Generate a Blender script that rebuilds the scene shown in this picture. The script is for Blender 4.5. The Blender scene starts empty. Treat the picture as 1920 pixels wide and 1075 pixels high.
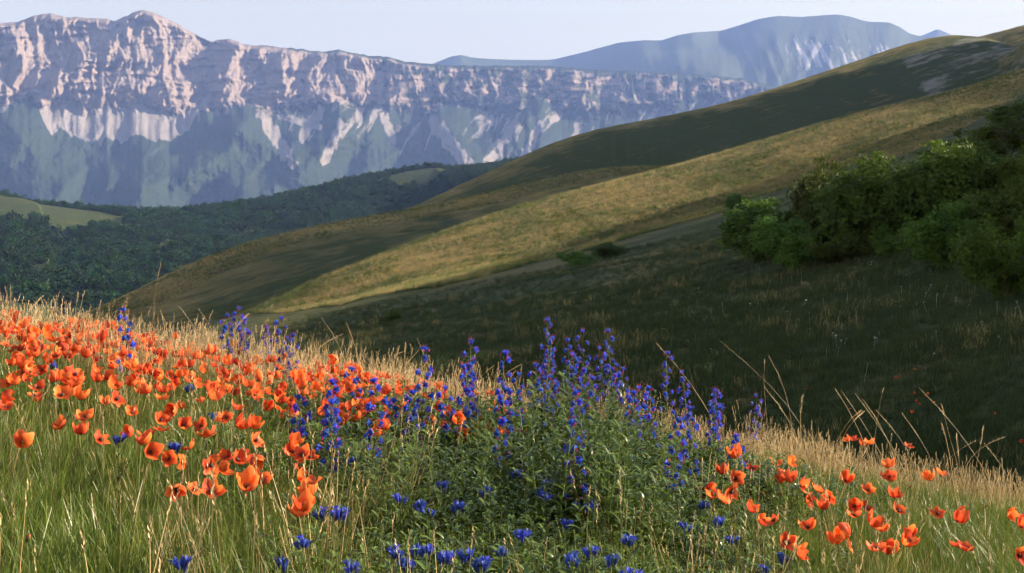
import bpy, math, random
import numpy as np
R = math.radians
random.seed(7); rng = np.random.default_rng(11)
scene = bpy.context.scene
C = scene.collection

# ------------------------------------------------------------------ camera, sky, sun, exposure
FPX = 2133.0          # focal length in pixels of the 1920 px wide photograph
HOR = 430.0           # row of the horizon
cam_data = bpy.data.cameras.new('camera'); cam = bpy.data.objects.new('camera', cam_data); C.objects.link(cam)
cam.location = (0, 0, 0); cam.rotation_euler = (R(90), 0, 0)
cam_data.sensor_width = 36; cam_data.lens = FPX / 1920 * 36
cam_data.shift_y = -(537.5 - HOR) / 1920
cam_data.clip_start = 0.05; cam_data.clip_end = 40000
scene.camera = cam

SUN_EL, SUN_AZ = 20.0, 15.0      # elevation; degrees in front of the camera's right-hand side
Sv = np.array([math.cos(R(SUN_EL)) * math.cos(R(SUN_AZ)), math.cos(R(SUN_EL)) * math.sin(R(SUN_AZ)), math.sin(R(SUN_EL))])
world = bpy.data.worlds.new('World'); scene.world = world; world.use_nodes = True
wn = world.node_tree.nodes; wl = world.node_tree.links
bg = wn['Background']; sky = wn.new('ShaderNodeTexSky'); sky.sky_type = 'NISHITA'; sky.sun_disc = False
sky.sun_elevation = R(SUN_EL); sky.sun_rotation = R(90 - SUN_AZ)
sky.altitude = 3000; sky.air_density = 3.0; sky.dust_density = 1.0; sky.ozone_density = 0.0
tint = wn.new('ShaderNodeVectorMath'); tint.operation = 'MULTIPLY'; tint.inputs[1].default_value = (1.10, 0.98, 1.03)
wl.new(sky.outputs[0], tint.inputs[0]); wl.new(tint.outputs[0], bg.inputs[0]); bg.inputs[1].default_value = 0.051
sl = bpy.data.lights.new('sun', 'SUN'); sl.energy = 5.0; sl.angle = R(0.5); sl.color = (1.0, 0.83, 0.62)
so = bpy.data.objects.new('sun', sl); C.objects.link(so)
from mathutils import Vector, Matrix, Euler
so.rotation_euler = Vector(Sv).to_track_quat('Z', 'Y').to_euler(); so.location = (300, 100, 200)
vs = scene.view_settings
vs.view_transform = 'Standard'; vs.look = 'None'; vs.gamma = 1; vs.exposure = 2.05; vs.use_curve_mapping = False
scene.render.engine = 'CYCLES'
cy = scene.cycles
cy.use_denoising = True; cy.max_bounces = 4; cy.diffuse_bounces = 2; cy.glossy_bounces = 1
cy.transmission_bounces = 4; cy.volume_bounces = 0; cy.transparent_max_bounces = 8; cy.sample_clamp_indirect = 4
cy.use_adaptive_sampling = True; cy.adaptive_threshold = 0.04; cy.adaptive_min_samples = 12

# ------------------------------------------------------------------ helpers
def hash2(ix, iy, seed):
    h = (ix.astype(np.int64) * 374761393 + iy.astype(np.int64) * 668265263 + seed * 1442695041) & 0x7fffffff
    h = ((h ^ (h >> 13)) * 1274126177) & 0x7fffffff
    return (h ^ (h >> 16)) & 0xffff
def noise(x, y, seed=0):
    x = np.asarray(x, float); y = np.asarray(y, float)
    x0 = np.floor(x); y0 = np.floor(y); fx = x - x0; fy = y - y0
    u = fx * fx * fx * (fx * (fx * 6 - 15) + 10); v = fy * fy * fy * (fy * (fy * 6 - 15) + 10)
    def g(dx, dy):
        a = hash2(x0 + dx, y0 + dy, seed) * (2 * math.pi / 65536)
        return np.cos(a) * (fx - dx) + np.sin(a) * (fy - dy)
    a = g(0, 0) * (1 - u) + g(1, 0) * u; b = g(0, 1) * (1 - u) + g(1, 1) * u
    return (a * (1 - v) + b * v) * 1.5
def fbm(x, y, o=4, seed=0, gain=0.5):
    s = 0; a = 1; n = 0
    for i in range(o):
        s = s + a * noise(x, y, seed + i * 17); n += a; a *= gain; x = x * 2.03 + 7.1; y = y * 2.03 + 3.7
    return s / n
def ridged(x, y, o=3, seed=0, gain=0.5):
    s = 0; a = 1; n = 0
    for i in range(o):
        s = s + a * (1 - 2 * np.abs(noise(x, y, seed + i * 17))); n += a; a *= gain; x = x * 2.03 + 7.1; y = y * 2.03 + 3.7
    return s / n
def sstep(a, b, x):
    t = np.clip((x - a) / (b - a), 0, 1); return t * t * (3 - 2 * t)
def smax(a, b, k):
    h = np.clip(0.5 + 0.5 * (a - b) / k, 0, 1); return b + (a - b) * h + k * h * (1 - h)
def px(u, v, y): return np.array([(u - 960) / FPX * y, y, (HOR - v) / FPX * y])

def grid_mesh(name, P, attrs=None, flip=False, smooth=True):
    nr, nc = P.shape[:2]
    i = np.arange(nr * nc).reshape(nr, nc)
    q = np.stack([i[:-1, :-1], i[:-1, 1:], i[1:, 1:], i[1:, :-1]], -1).reshape(-1, 4)
    if flip: q = q[:, ::-1]
    return raw_mesh(name, P.reshape(-1, 3), q, attrs, smooth)
def raw_mesh(name, V, Q, attrs=None, smooth=True):
    V = np.ascontiguousarray(V, np.float32); Q = np.ascontiguousarray(Q, np.int32)
    me = bpy.data.meshes.new(name); k = Q.shape[1]
    me.vertices.add(len(V)); me.vertices.foreach_set('co', V.ravel())
    me.loops.add(Q.size); me.loops.foreach_set('vertex_index', Q.ravel())
    me.polygons.add(len(Q)); me.polygons.foreach_set('loop_start', np.arange(0, Q.size, k, dtype=np.int32))
    me.polygons.foreach_set('use_smooth', np.full(len(Q), smooth))
    for n, a in (attrs or {}).items():
        at = me.attributes.new(n, 'FLOAT', 'POINT'); at.data.foreach_set('value', np.ascontiguousarray(a, np.float32).ravel())
    me.update(calc_edges=True); return me
class MB:
    """collects vertices / faces, material index and a height attribute 't' for one mesh"""
    def __init__(s): s.v = []; s.f = []; s.m = []; s.t = []
    def add(s, vs, fs, mi=0, ts=None):
        o = len(s.v); s.v += [tuple(p) for p in vs]; s.f += [tuple(i + o for i in f) for f in fs]
        s.m += [mi] * len(fs); s.t += list(ts) if ts is not None else [0.5] * len(vs)
    def strip(s, rows, mi=0, ts=None):
        n = len(rows[0]); vs = [p for r in rows for p in r]
        fs = [(i * n + j, i * n + j + 1, (i + 1) * n + j + 1, (i + 1) * n + j) for i in range(len(rows) - 1) for j in range(n - 1)]
        tt = None
        if ts is not None: tt = [ts[i] for i in range(len(rows)) for _ in range(n)]
        s.add(vs, fs, mi, tt)
    def tube(s, pts, rad, n=5, mi=0, ts=None, cap=True):
        rows = []; pts = [Vector(p) for p in pts]
        for i, p in enumerate(pts):
            d = (pts[min(i + 1, len(pts) - 1)] - pts[max(i - 1, 0)]).normalized()
            a = d.cross(Vector((0.3, 1, 0.2))).normalized(); b = d.cross(a)
            r = rad[i] if hasattr(rad, '__len__') else rad
            rows.append([p + (a * math.cos(q) + b * math.sin(q)) * r for q in [2 * math.pi * k / n for k in range(n + 1)]])
        s.strip(rows, mi, ts)
    def mesh(s, name, mats, smooth=True):
        me = bpy.data.meshes.new(name); me.from_pydata(s.v, [], s.f)
        for m in mats: me.materials.append(m)
        me.polygons.foreach_set('material_index', s.m); me.polygons.foreach_set('use_smooth', [smooth] * len(s.f))
        at = me.attributes.new('t', 'FLOAT', 'POINT'); at.data.foreach_set('value', s.t)
        me.update(); return me
def tag(o, label=None, cat=None, group=None, kind=None):
    for k, v in (('label', label), ('category', cat), ('group', group), ('kind', kind)):
        if v: o[k] = v
    return o
def obj(name, me, mat=None, parent=None, loc=None, rot=None, scl=None):
    if mat is not None and len(me.materials) == 0: me.materials.append(mat)
    o = bpy.data.objects.new(name, me); C.objects.link(o)
    if parent is not None: o.parent = parent
    if loc is not None: o.location = loc
    if rot is not None: o.rotation_euler = rot
    if scl is not None: o.scale = (scl,) * 3 if not hasattr(scl, '__len__') else scl
    return o
def empty(name, loc, rot=(0, 0, 0), scl=1.0):
    o = bpy.data.objects.new(name, None); C.objects.link(o); o.location = loc; o.rotation_euler = rot; o.scale = (scl,) * 3
    o.empty_display_size = 0.05
    return o

# ------------------------------------------------------------------ materials
class NT:
    def __init__(s, name):
        s.mat = bpy.data.materials.new(name); s.mat.use_nodes = True; s.t = s.mat.node_tree; s.t.nodes.clear()
        s.out = s.n('ShaderNodeOutputMaterial')
    def n(s, typ, ins=None, **kw):
        d = s.t.nodes.new(typ)
        for k, v in kw.items(): setattr(d, k, v)
        for k, v in (ins or {}).items():
            if isinstance(v, bpy.types.NodeSocket): s.t.links.new(v, d.inputs[k])
            else: d.inputs[k].default_value = v
        return d
    def noise(s, scale, detail=4, vec=None, rough=0.55):
        d = s.n('ShaderNodeTexNoise', {'Scale': scale, 'Detail': detail, 'Roughness': rough})
        if vec is not None: s.t.links.new(vec, d.inputs['Vector'])
        return d.outputs[0]
    def ramp(s, f, stops):
        d = s.n('ShaderNodeValToRGB', {0: f}); e = d.color_ramp.elements
        while len(e) < len(stops): e.new(0.5)
        for k, (p, c) in zip(e, stops): k.position = p; k.color = (*c, 1) if len(c) == 3 else c
        return d.outputs[0]
    def mix(s, f, a, b, mode='MIX'):
        d = s.n('ShaderNodeMix', data_type='RGBA', blend_type=mode)
        for k, v in ((0, f), (6, a), (7, b)):
            if isinstance(v, bpy.types.NodeSocket): s.t.links.new(v, d.inputs[k])
            else: d.inputs[k].default_value = v if k == 0 else (*v, 1)
        return d.outputs[2]
    def math(s, op, a, b=0.0, c=None, clamp=False):
        d = s.n('ShaderNodeMath', {0: a, 1: b}, operation=op, use_clamp=clamp)
        if c is not None: d.inputs[2].default_value = c
        return d.outputs[0]
    def attr(s, n): return s.n('ShaderNodeAttribute', attribute_name=n).outputs['Fac']
    def done(s, sh): s.t.links.new(sh, s.out.inputs[0]); return s.mat
    def leafy(s, col, trans=0.4, rough=0.5, spec=0.3, tcol=None):
        p = s.n('ShaderNodeBsdfPrincipled', {'Roughness': rough, 'Specular IOR Level': spec})
        t = s.n('ShaderNodeBsdfTranslucent')
        s.t.links.new(col, p.inputs['Base Color']); s.t.links.new(tcol if tcol is not None else col, t.inputs[0])
        m = s.n('ShaderNodeMixShader', {0: trans, 1: p.outputs[0], 2: t.outputs[0]})
        return s.done(m.outputs[0])

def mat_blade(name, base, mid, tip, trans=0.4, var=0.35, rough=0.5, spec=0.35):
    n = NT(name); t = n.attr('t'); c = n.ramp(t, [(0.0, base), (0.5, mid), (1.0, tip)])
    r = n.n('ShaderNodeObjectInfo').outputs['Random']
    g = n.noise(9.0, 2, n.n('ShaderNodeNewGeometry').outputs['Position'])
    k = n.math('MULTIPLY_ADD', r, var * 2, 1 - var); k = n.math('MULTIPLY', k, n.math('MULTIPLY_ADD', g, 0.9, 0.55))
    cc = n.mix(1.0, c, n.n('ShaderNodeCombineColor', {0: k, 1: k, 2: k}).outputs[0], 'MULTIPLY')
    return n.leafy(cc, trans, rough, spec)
M = {}
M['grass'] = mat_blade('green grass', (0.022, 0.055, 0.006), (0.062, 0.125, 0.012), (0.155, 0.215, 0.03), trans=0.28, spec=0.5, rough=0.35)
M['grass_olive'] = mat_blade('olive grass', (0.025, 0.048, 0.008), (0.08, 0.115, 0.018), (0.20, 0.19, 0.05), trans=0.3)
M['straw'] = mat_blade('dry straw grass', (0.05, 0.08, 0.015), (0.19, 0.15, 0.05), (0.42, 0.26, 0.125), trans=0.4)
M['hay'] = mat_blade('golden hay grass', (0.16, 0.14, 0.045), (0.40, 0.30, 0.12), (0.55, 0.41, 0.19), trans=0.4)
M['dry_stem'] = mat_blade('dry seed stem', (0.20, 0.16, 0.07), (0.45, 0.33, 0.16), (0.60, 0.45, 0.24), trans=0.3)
M['leaf'] = mat_blade('lance leaf green', (0.032, 0.065, 0.009), (0.085, 0.14, 0.017), (0.16, 0.22, 0.03), trans=0.25, rough=0.27, spec=0.7)
M['grass_shade'] = mat_blade('shade-darkened grass', (0.012, 0.032, 0.007), (0.028, 0.052, 0.011), (0.055, 0.075, 0.017), trans=0.3)  # darkened grass for the hollow: its shade is put into the colour
M['stem'] = mat_blade('flower stem green', (0.06, 0.09, 0.02), (0.12, 0.17, 0.04), (0.16, 0.20, 0.06), trans=0.2)
M['bugloss_leaf'] = mat_blade('bristly bugloss leaf', (0.025, 0.05, 0.008), (0.065, 0.11, 0.014), (0.14, 0.19, 0.028), trans=0.25, rough=0.33, spec=0.55)
def mat_petal(name, inner, outer, edge, trans=0.45, spec=0.15, rough=0.55):
    n = NT(name); t = n.attr('t'); r = n.n('ShaderNodeObjectInfo').outputs['Random']
    c = n.ramp(t, [(0.0, inner), (0.35, outer), (1.0, edge)])
    hs = n.n('ShaderNodeHueSaturation', {'Hue': n.math('MULTIPLY_ADD', r, 0.022, 0.484), 'Value': n.math('MULTIPLY_ADD', r, 0.55, 0.68), 'Color': c}).outputs[0]
    return n.leafy(hs, trans, rough, spec)
M['poppy'] = mat_petal('poppy petal', (0.40, 0.024, 0.006), (0.79, 0.125, 0.028), (0.88, 0.22, 0.06), trans=0.42)
M['poppy_pod'] = mat_blade('poppy seed head', (0.05, 0.06, 0.02), (0.09, 0.10, 0.03), (0.04, 0.02, 0.03), trans=0.1)
M['bud'] = mat_blade('poppy bud', (0.09, 0.12, 0.03), (0.14, 0.13, 0.04), (0.55, 0.06, 0.02), trans=0.2)
M['gentian'] = mat_petal('gentian petal', (0.13, 0.12, 0.26), (0.035, 0.05, 0.33), (0.07, 0.10, 0.56), trans=0.35, spec=0.3)
M['bugloss'] = mat_petal('bugloss petal', (0.05, 0.05, 0.36), (0.02, 0.055, 0.48), (0.06, 0.13, 0.74), trans=0.4)
M['stamen'] = mat_petal('bugloss stamen', (0.50, 0.05, 0.16), (0.50, 0.05, 0.16), (0.60, 0.10, 0.20), trans=0.3)
M['white'] = mat_petal('white umbel', (0.5, 0.5, 0.45), (0.7, 0.7, 0.66), (0.75, 0.75, 0.72))

def mat_ground():
    n = NT('hill grass'); P = n.n('ShaderNodeNewGeometry').outputs['Position']
    dry = n.attr('dry'); rock = n.attr('rock'); wood = n.attr('wood')
    mp = n.n('ShaderNodeMapping', {'Vector': P, 'Scale': (4.5, 0.9, 0.7), 'Rotation': (0, -0.27, 0.5)}, vector_type='TEXTURE').outputs[0]
    n1 = n.noise(0.35, 6, mp, 0.65); n2 = n.noise(0.045, 4, P); n3 = n.noise(2.2, 5, P, 0.7)
    f = n.math('ADD', dry, n.math('MULTIPLY_ADD', n1, 1.5, -0.75)); f = n.math('ADD', f, n.math('MULTIPLY_ADD', n2, 0.9, -0.45), clamp=True)
    green = n.mix(n3, (0.028, 0.042, 0.014), (0.065, 0.082, 0.024)); straw = n.mix(n3, (0.25, 0.18, 0.07), (0.45, 0.325, 0.135))
    c = n.mix(f, green, straw)
    rk = n.math('MULTIPLY', rock, n.ramp(n.noise(0.13, 6, mp, 0.7), [(0.50, (0, 0, 0)), (0.66, (1, 1, 1))]))
    c = n.mix(rk, c, (0.27, 0.26, 0.25)); c = n.mix(wood, c, (0.035, 0.05, 0.018))
    bump = n.n('ShaderNodeBump', {'Strength': 0.9, 'Distance': 0.5, 'Height': n.math('ADD', n1, n3)})
    p = n.n('ShaderNodeBsdfPrincipled', {'Base Color': c, 'Roughness': 0.9, 'Specular IOR Level': 0.1, 'Normal': bump.outputs[0]})
    return n.done(p.outputs[0])
M['ground'] = mat_ground()
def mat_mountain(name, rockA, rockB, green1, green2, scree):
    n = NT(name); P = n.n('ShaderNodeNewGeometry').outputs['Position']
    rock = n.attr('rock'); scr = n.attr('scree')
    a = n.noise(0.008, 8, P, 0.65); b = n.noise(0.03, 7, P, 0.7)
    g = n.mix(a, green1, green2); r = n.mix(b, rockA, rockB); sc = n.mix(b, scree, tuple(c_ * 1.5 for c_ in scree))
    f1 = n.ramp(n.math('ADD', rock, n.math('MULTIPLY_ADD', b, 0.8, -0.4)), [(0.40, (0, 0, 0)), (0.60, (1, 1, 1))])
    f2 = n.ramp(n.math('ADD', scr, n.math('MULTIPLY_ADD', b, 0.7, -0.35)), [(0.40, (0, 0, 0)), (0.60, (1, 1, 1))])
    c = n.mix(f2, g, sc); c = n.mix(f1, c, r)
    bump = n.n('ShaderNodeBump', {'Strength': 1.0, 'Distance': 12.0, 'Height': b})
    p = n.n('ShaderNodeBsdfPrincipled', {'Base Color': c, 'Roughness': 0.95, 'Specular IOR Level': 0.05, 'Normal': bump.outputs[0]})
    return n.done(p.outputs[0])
def mat_crown(name, c1, c2, trans=0.3):
    n = NT(name); P = n.n('ShaderNodeNewGeometry').outputs['Position']; r = n.n('ShaderNodeObjectInfo').outputs['Random']
    c = n.mix(n.ramp(n.noise(0.6, 4, P), [(0.3, (0, 0, 0)), (0.7, (1, 1, 1))]), c1, c2)
    hs = n.n('ShaderNodeHueSaturation', {'Hue': n.math('MULTIPLY_ADD', r, 0.05, 0.475), 'Value': n.math('MULTIPLY_ADD', r, 0.7, 0.65), 'Color': c}).outputs[0]
    return n.leafy(hs, trans, 0.6, 0.2)
M['crown'] = mat_crown('shrub leaves', (0.04, 0.078, 0.012), (0.105, 0.165, 0.022), 0.35)
M['wood_crown'] = mat_crown('woodland leaves', (0.013, 0.04, 0.009), (0.042, 0.09, 0.018), 0.2)
def mat_bark():
    n = NT('bark'); P = n.n('ShaderNodeNewGeometry').outputs['Position']
    c = n.mix(n.noise(14, 5, P), (0.05, 0.035, 0.025), (0.13, 0.10, 0.075))
    p = n.n('ShaderNodeBsdfPrincipled', {'Base Color': c, 'Roughness': 0.9}); return n.done(p.outputs[0])
M['bark'] = mat_bark()

# ------------------------------------------------------------------ terrain
def catmull(pts, n=10):
    p = np.array(pts, float); p = np.vstack([2 * p[0] - p[1], p, 2 * p[-1] - p[-2]]); out = []
    for i in range(1, len(p) - 2):
        for t in np.linspace(0, 1, n, endpoint=False):
            a, b, c, d = p[i - 1:i + 3]
            out.append(0.5 * (2 * b + (c - a) * t + (2 * a - 5 * b + 4 * c - d) * t * t + (3 * b - a - 3 * c + d) * t ** 3))
    out.append(p[-2]); return np.array(out)
def ridge(X, Y, pts, kn, kf, w, n=4):
    """height of a ridge whose crest runs through pts (left to right); kn / kf: slope on the near / far side"""
    c = catmull(pts, n); best = np.full(X.shape, 1e18); zc = np.zeros(X.shape); side = np.zeros(X.shape)
    for i in range(len(c) - 1):
        ax, ay, az = c[i]; bx, by, bz = c[i + 1]; dx, dy = bx - ax, by - ay; L2 = dx * dx + dy * dy
        t = ((X - ax) * dx + (Y - ay) * dy) / L2
        lo, hi = (-40 if i == 0 else 0), (40 if i == len(c) - 2 else 1)
        t = np.clip(t, lo, hi); ox = X - ax - t * dx; oy = Y - ay - t * dy; d2 = ox * ox + oy * oy
        m = d2 < best; best = np.where(m, d2, best)
        zc = np.where(m, az + np.clip(t, -8, 8) * (bz - az), zc); side = np.where(m, dx * oy - dy * ox, side)
    d = np.sqrt(best); k = np.where(side < 0, kn, kf)
    return zc - k * (np.sqrt(d * d + w * w) - w), d, side < 0
CR_C = [px(480, 592, 195), px(700, 492, 215), px(1000, 384, 245), px(1300, 304, 270), px(1600, 217, 290), px(1920, 132, 310), (210, 345, 74), (300, 390, 112)]
CR_B = [px(120, 610, 285), px(230, 562, 300), px(480, 452, 330), px(850, 377, 370), px(1100, 322, 400), px(1260, 312, 415), px(1500, 300, 430), px(1800, 300, 450), (330, 470, 100)]
CR_A = [px(500, 500, 560), px(740, 404, 610), px(960, 304, 650), px(1100, 248, 690), px(1250, 217, 720), px(1400, 182, 750), px(1600, 117, 800), px(1700, 83, 825), px(1780, 67, 845), px(1860, 80, 860), px(1990, 120, 860)]
CR_K = [(185, 410, 25), (200, 415, 45), (240, 420, 82), (290, 430, 128), (340, 440, 156), (400, 450, 182)]  # unseen ridge beyond the right edge, added to shade the face of B
CR_K2 = [(230, 790, 30), (280, 790, 72), (330, 790, 110), (380, 795, 150), (450, 800, 195), (540, 790, 262)]
CR_A2 = [px(1200, 500, 960), px(1600, 250, 960), px(1740, 90, 960), px(1830, 69, 960), px(1920, 47, 960), px(2040, 25, 960), (640, 980, 230)]
CR_R = [(128, -60, 10), (122, -10, 26), (121, 25, 36), (122, 60, 40.5), (122, 80, 39.6), (122, 98, 39.2), (124, 115, 41.8), (129, 135, 45.2), (133, 150, 47.2), (143, 186, 51), (166, 232, 57), (205, 275, 68.5), (280, 310, 86)]
CR_W = [px(-260, 330, 1500), px(-100, 352, 1500), px(0, 366, 1500), px(60, 381, 1520), px(200, 397, 1550), px(300, 400, 1600), px(400, 392, 1650), px(560, 367, 1750), px(700, 333, 1850), px(800, 316, 1900), px(880, 320, 1900), px(960, 308, 1900), px(1100, 300, 1900)]
def crest_y(x): return 7.9 + 0.05 * x
def fore(X, Y):
    Xc = np.clip(X, -14, 14); z = -1.5 - 0.145 * Xc + 0.008 * (np.sqrt(Xc * Xc + 1.0) - 1.0) - 0.022 * np.clip(Xc, 0, 14) - 0.02 * (Y - 2.5)
    yc = crest_y(X); d = np.clip(Y - yc, 0, None)
    z = z - np.where(d < 3, 0.09 * d * d, 0.81 + 0.54 * (d - 3))
    db = np.clip(-Y, 0, None); z = z + 0.08 * np.clip(db, 0, 30)
    dx = np.clip(X - 6, 0, None); z = z - 0.02 * np.clip(dx, 0, 12) ** 2
    return z + 0.05 * fbm(X * 0.8, Y * 0.8, 3, 5)
def terrain(X, Y):
    r = np.hypot(X, Y)
    D = -6.3 + 0.2 * X + 0.0012 * np.clip(X, 0, 60) ** 2 + 0.9 * fbm(X / 22, Y / 22, 4, 21) * sstep(8, 40, r)
    D = np.maximum(D, -70)
    Rr, _, _ = ridge(X, Y, CR_R, 0.56, 0.58, 9)
    Cz, dc, cn = ridge(X, Y, CR_C, 0.30, 0.45, 9)
    Bz, db, bn = ridge(X, Y, CR_B, 0.45, 0.6, 12)
    Az, da, an = ridge(X, Y, CR_A, 0.62, 0.7, 22); A2, d2, _ = ridge(X, Y, CR_A2, 0.55, 0.6, 18)
    Wz, dw, wn_ = ridge(X, Y, CR_W, 0.155, 0.25, 90)
    Kz, _, _ = ridge(X, Y, CR_K, 0.6, 0.6, 8); K2, _, _ = ridge(X, Y, CR_K2, 0.5, 0.72, 12)
    big = fbm(X / 60, Y / 60, 4, 31)
    Cz = Cz + (1.1 * big + 1.3 * fbm((X * .87 + Y * .49) / 90, (Y * .87 - X * .49) / 17, 3, 34)) * sstep(5, 24, dc); Bz = Bz + 2.0 * big * sstep(8, 50, db)
    gul = ridged(X / 90 + 0.35 * big, Y / 260, 3, 41)
    Az = Az - 7 * (1 - gul) * sstep(25, 120, da) * an; A2 = A2 + 3 * big
    Wz = Wz + 16 * fbm(X / 220, Y / 220, 4, 51) * sstep(60, 300, dw)
    low = -60 - 0.02 * np.clip(r - 300, 0, 4000)
    # hills only exist on their own stretch of distance
    S = [(D - 0.25 * np.clip(Y - 230, 0, None), 'D'), (Rr, 'R'), (Cz, 'C'), (Bz, 'B'), (Az, 'A'), (A2, 'A2'), (Wz, 'W'), (Kz, 'K'), (K2 + 4 * big, 'K2')]
    F = fore(X, Y); H = smax(F, low, 2.0); zone = np.zeros(X.shape)
    for i, (s, nme) in enumerate(S):
        if nme in ('D', 'R'):
            zone = np.where((s > H), i + 1, zone); H = smax(H, s, 0.8 if nme == 'D' else 5.0)
        else:
            zone = np.where((s > H), i + 1, zone); H = smax(H, s, 1.5 if nme in 'CB' else 4.0)
    return H, zone, dict(dc=dc, db=db, da=da, cn=cn, bn=bn, an=an, dw=dw, wn=wn_)
def heights(xs, ys):
    return terrain(np.asarray(xs, float), np.asarray(ys, float))[0]

def wooded(X, Y):
    """1 where the far wood grows, 0 on its clearings; laid out on the ground plan"""
    u = 960 + FPX * X / np.maximum(Y, 1); n = fbm(X / 120, Y / 120, 3, 61)
    w = ((Y > 800) & (Y < 1990) & (u < 1010)).astype(float)
    e = ((X + 640) / 170) ** 2 + ((Y - 1370) / 150) ** 2         # the pale pasture under the left crest
    w = np.where(e + 0.25 * n < 1, 0, w)
    e2 = ((X + 142) / 52) ** 2 + ((Y - 1800) / 75) ** 2          # the little hay field on the wooded hill top
    w = np.where(e2 + 0.3 * n < 1, 0, w)
    w = np.where((Y < 860 + 40 * n + 0.5 * np.clip(X + 330, 0, 900)), 0, w)
    return w
def build_ground():
    a1 = np.linspace(R(-31), R(31), 620); a0 = np.linspace(R(-180), R(-31), 90)[:-1]; a2 = np.concatenate([np.linspace(R(31), R(66), 130)[1:], np.linspace(R(66), R(180), 80)[1:]])
    az = np.concatenate([a0, a1, a2])
    rr = np.concatenate([[0.02, 0.3, 0.6], np.geomspace(0.9, 2300, 620), np.geomspace(2400, 24000, 24)])
    A, RR = np.meshgrid(az, rr); X = RR * np.sin(A); Y = RR * np.cos(A)
    H, zone, d = terrain(X, Y)
    n = fbm(X / 30, Y / 30, 3, 71)
    dry = np.full(X.shape, 0.42)
    for z, v in ((0, 0.3), (1, 0.08), (2, 0.02), (3, 0.66), (4, 0.12), (5, -0.1), (6, 0.3), (7, -0.12), (8, 0.3), (9, 0.15)):
        dry = np.where(zone == z, v, dry)
    dry = np.where((zone == 4), 0.05 + 0.75 * (1 - sstep(2, 24, d['db'] + 9 * n)), dry); dry = np.where((zone == 3), 0.5 + 0.35 * (1 - sstep(2, 22, d['dc'] + 8 * n)), dry)
    dry = np.where((zone == 5), -0.1 + 0.5 * (1 - sstep(2, 26, d['da'] + 14 * n)), dry)
    rock = np.where((zone == 5) & (X > 60), sstep(70, 110, d['da']) * (1 - sstep(190, 240, d['da'])), 0)
    rock = np.where((zone == 5) & (X > 270), np.maximum(rock, 0.8 * sstep(5, 30, d['da'])), rock)
    rock = np.where(zone == 9, 0.7, rock); rock = np.where(zone == 1, 0.12, rock)
    wood = wooded(X, Y)
    me = grid_mesh('ground', np.stack([X, Y, H], -1), dict(dry=dry + 0.1 * n, rock=rock, wood=wood), flip=True)
    o = obj('ground', me, M['ground'])
    tag(o, 'grassy hillsides and spurs falling from the upper right into the shaded hollow', 'hillside', kind='structure')
build_ground()

FAR = 1.5            # the ranges stand half as far again as the profile metres below
def depth_sheet(name, crest, v_base, D0, ncol, nrow, fn, mat, label, jag=0, turn=0.0):
    cu = np.array([c[0] for c in crest], float); cv = np.array([c[1] for c in crest], float)
    U = np.linspace(cu[0], cu[-1], ncol); vc = np.interp(U, cu, cv)
    k = max(3, int(ncol * 0.012)); ker = np.hanning(k + 2)[1:-1]; ker /= ker.sum()
    vc = np.convolve(np.pad(vc, k, mode='edge'), ker, 'same')[k:-k]
    vc = vc + jag * fbm(U / 14, U * 0 + 3.3, 4, 77)
    T = np.linspace(0, 1, nrow) ** 1.12; UU, TT = np.meshgrid(U, T); VC = np.broadcast_to(vc, UU.shape)
    V = VC + (v_base - VC) * TT
    s, at = fn(UU, V, VC)
    y = FAR * (D0 + turn * (UU - 960) / FPX * D0 - s)
    P = np.stack([(UU - 960) / FPX * y, y, (HOR - V) / FPX * y], -1)
    back = P[0].copy(); back[:, 1] += 1300; back[:, 2] -= 600         # the far side of the crest
    P = np.concatenate([back[None], P]); at = {k: np.concatenate([v[:1], v]) for k, v in at.items()}
    o = obj(name, grid_mesh(name, P, at), mat); tag(o, label, 'mountain', kind='structure'); return o
def seg_d(U, V, pts):
    best = np.full(U.shape, 1e9)
    for (a, b), (c, d) in zip(pts[:-1], pts[1:]):
        dx, dy = c - a, d - b; t = np.clip(((U - a) * dx + (V - b) * dy) / (dx * dx + dy * dy), 0, 1)
        best = np.minimum(best, np.hypot(U - a - t * dx, V - b - t * dy))
    return best
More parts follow.
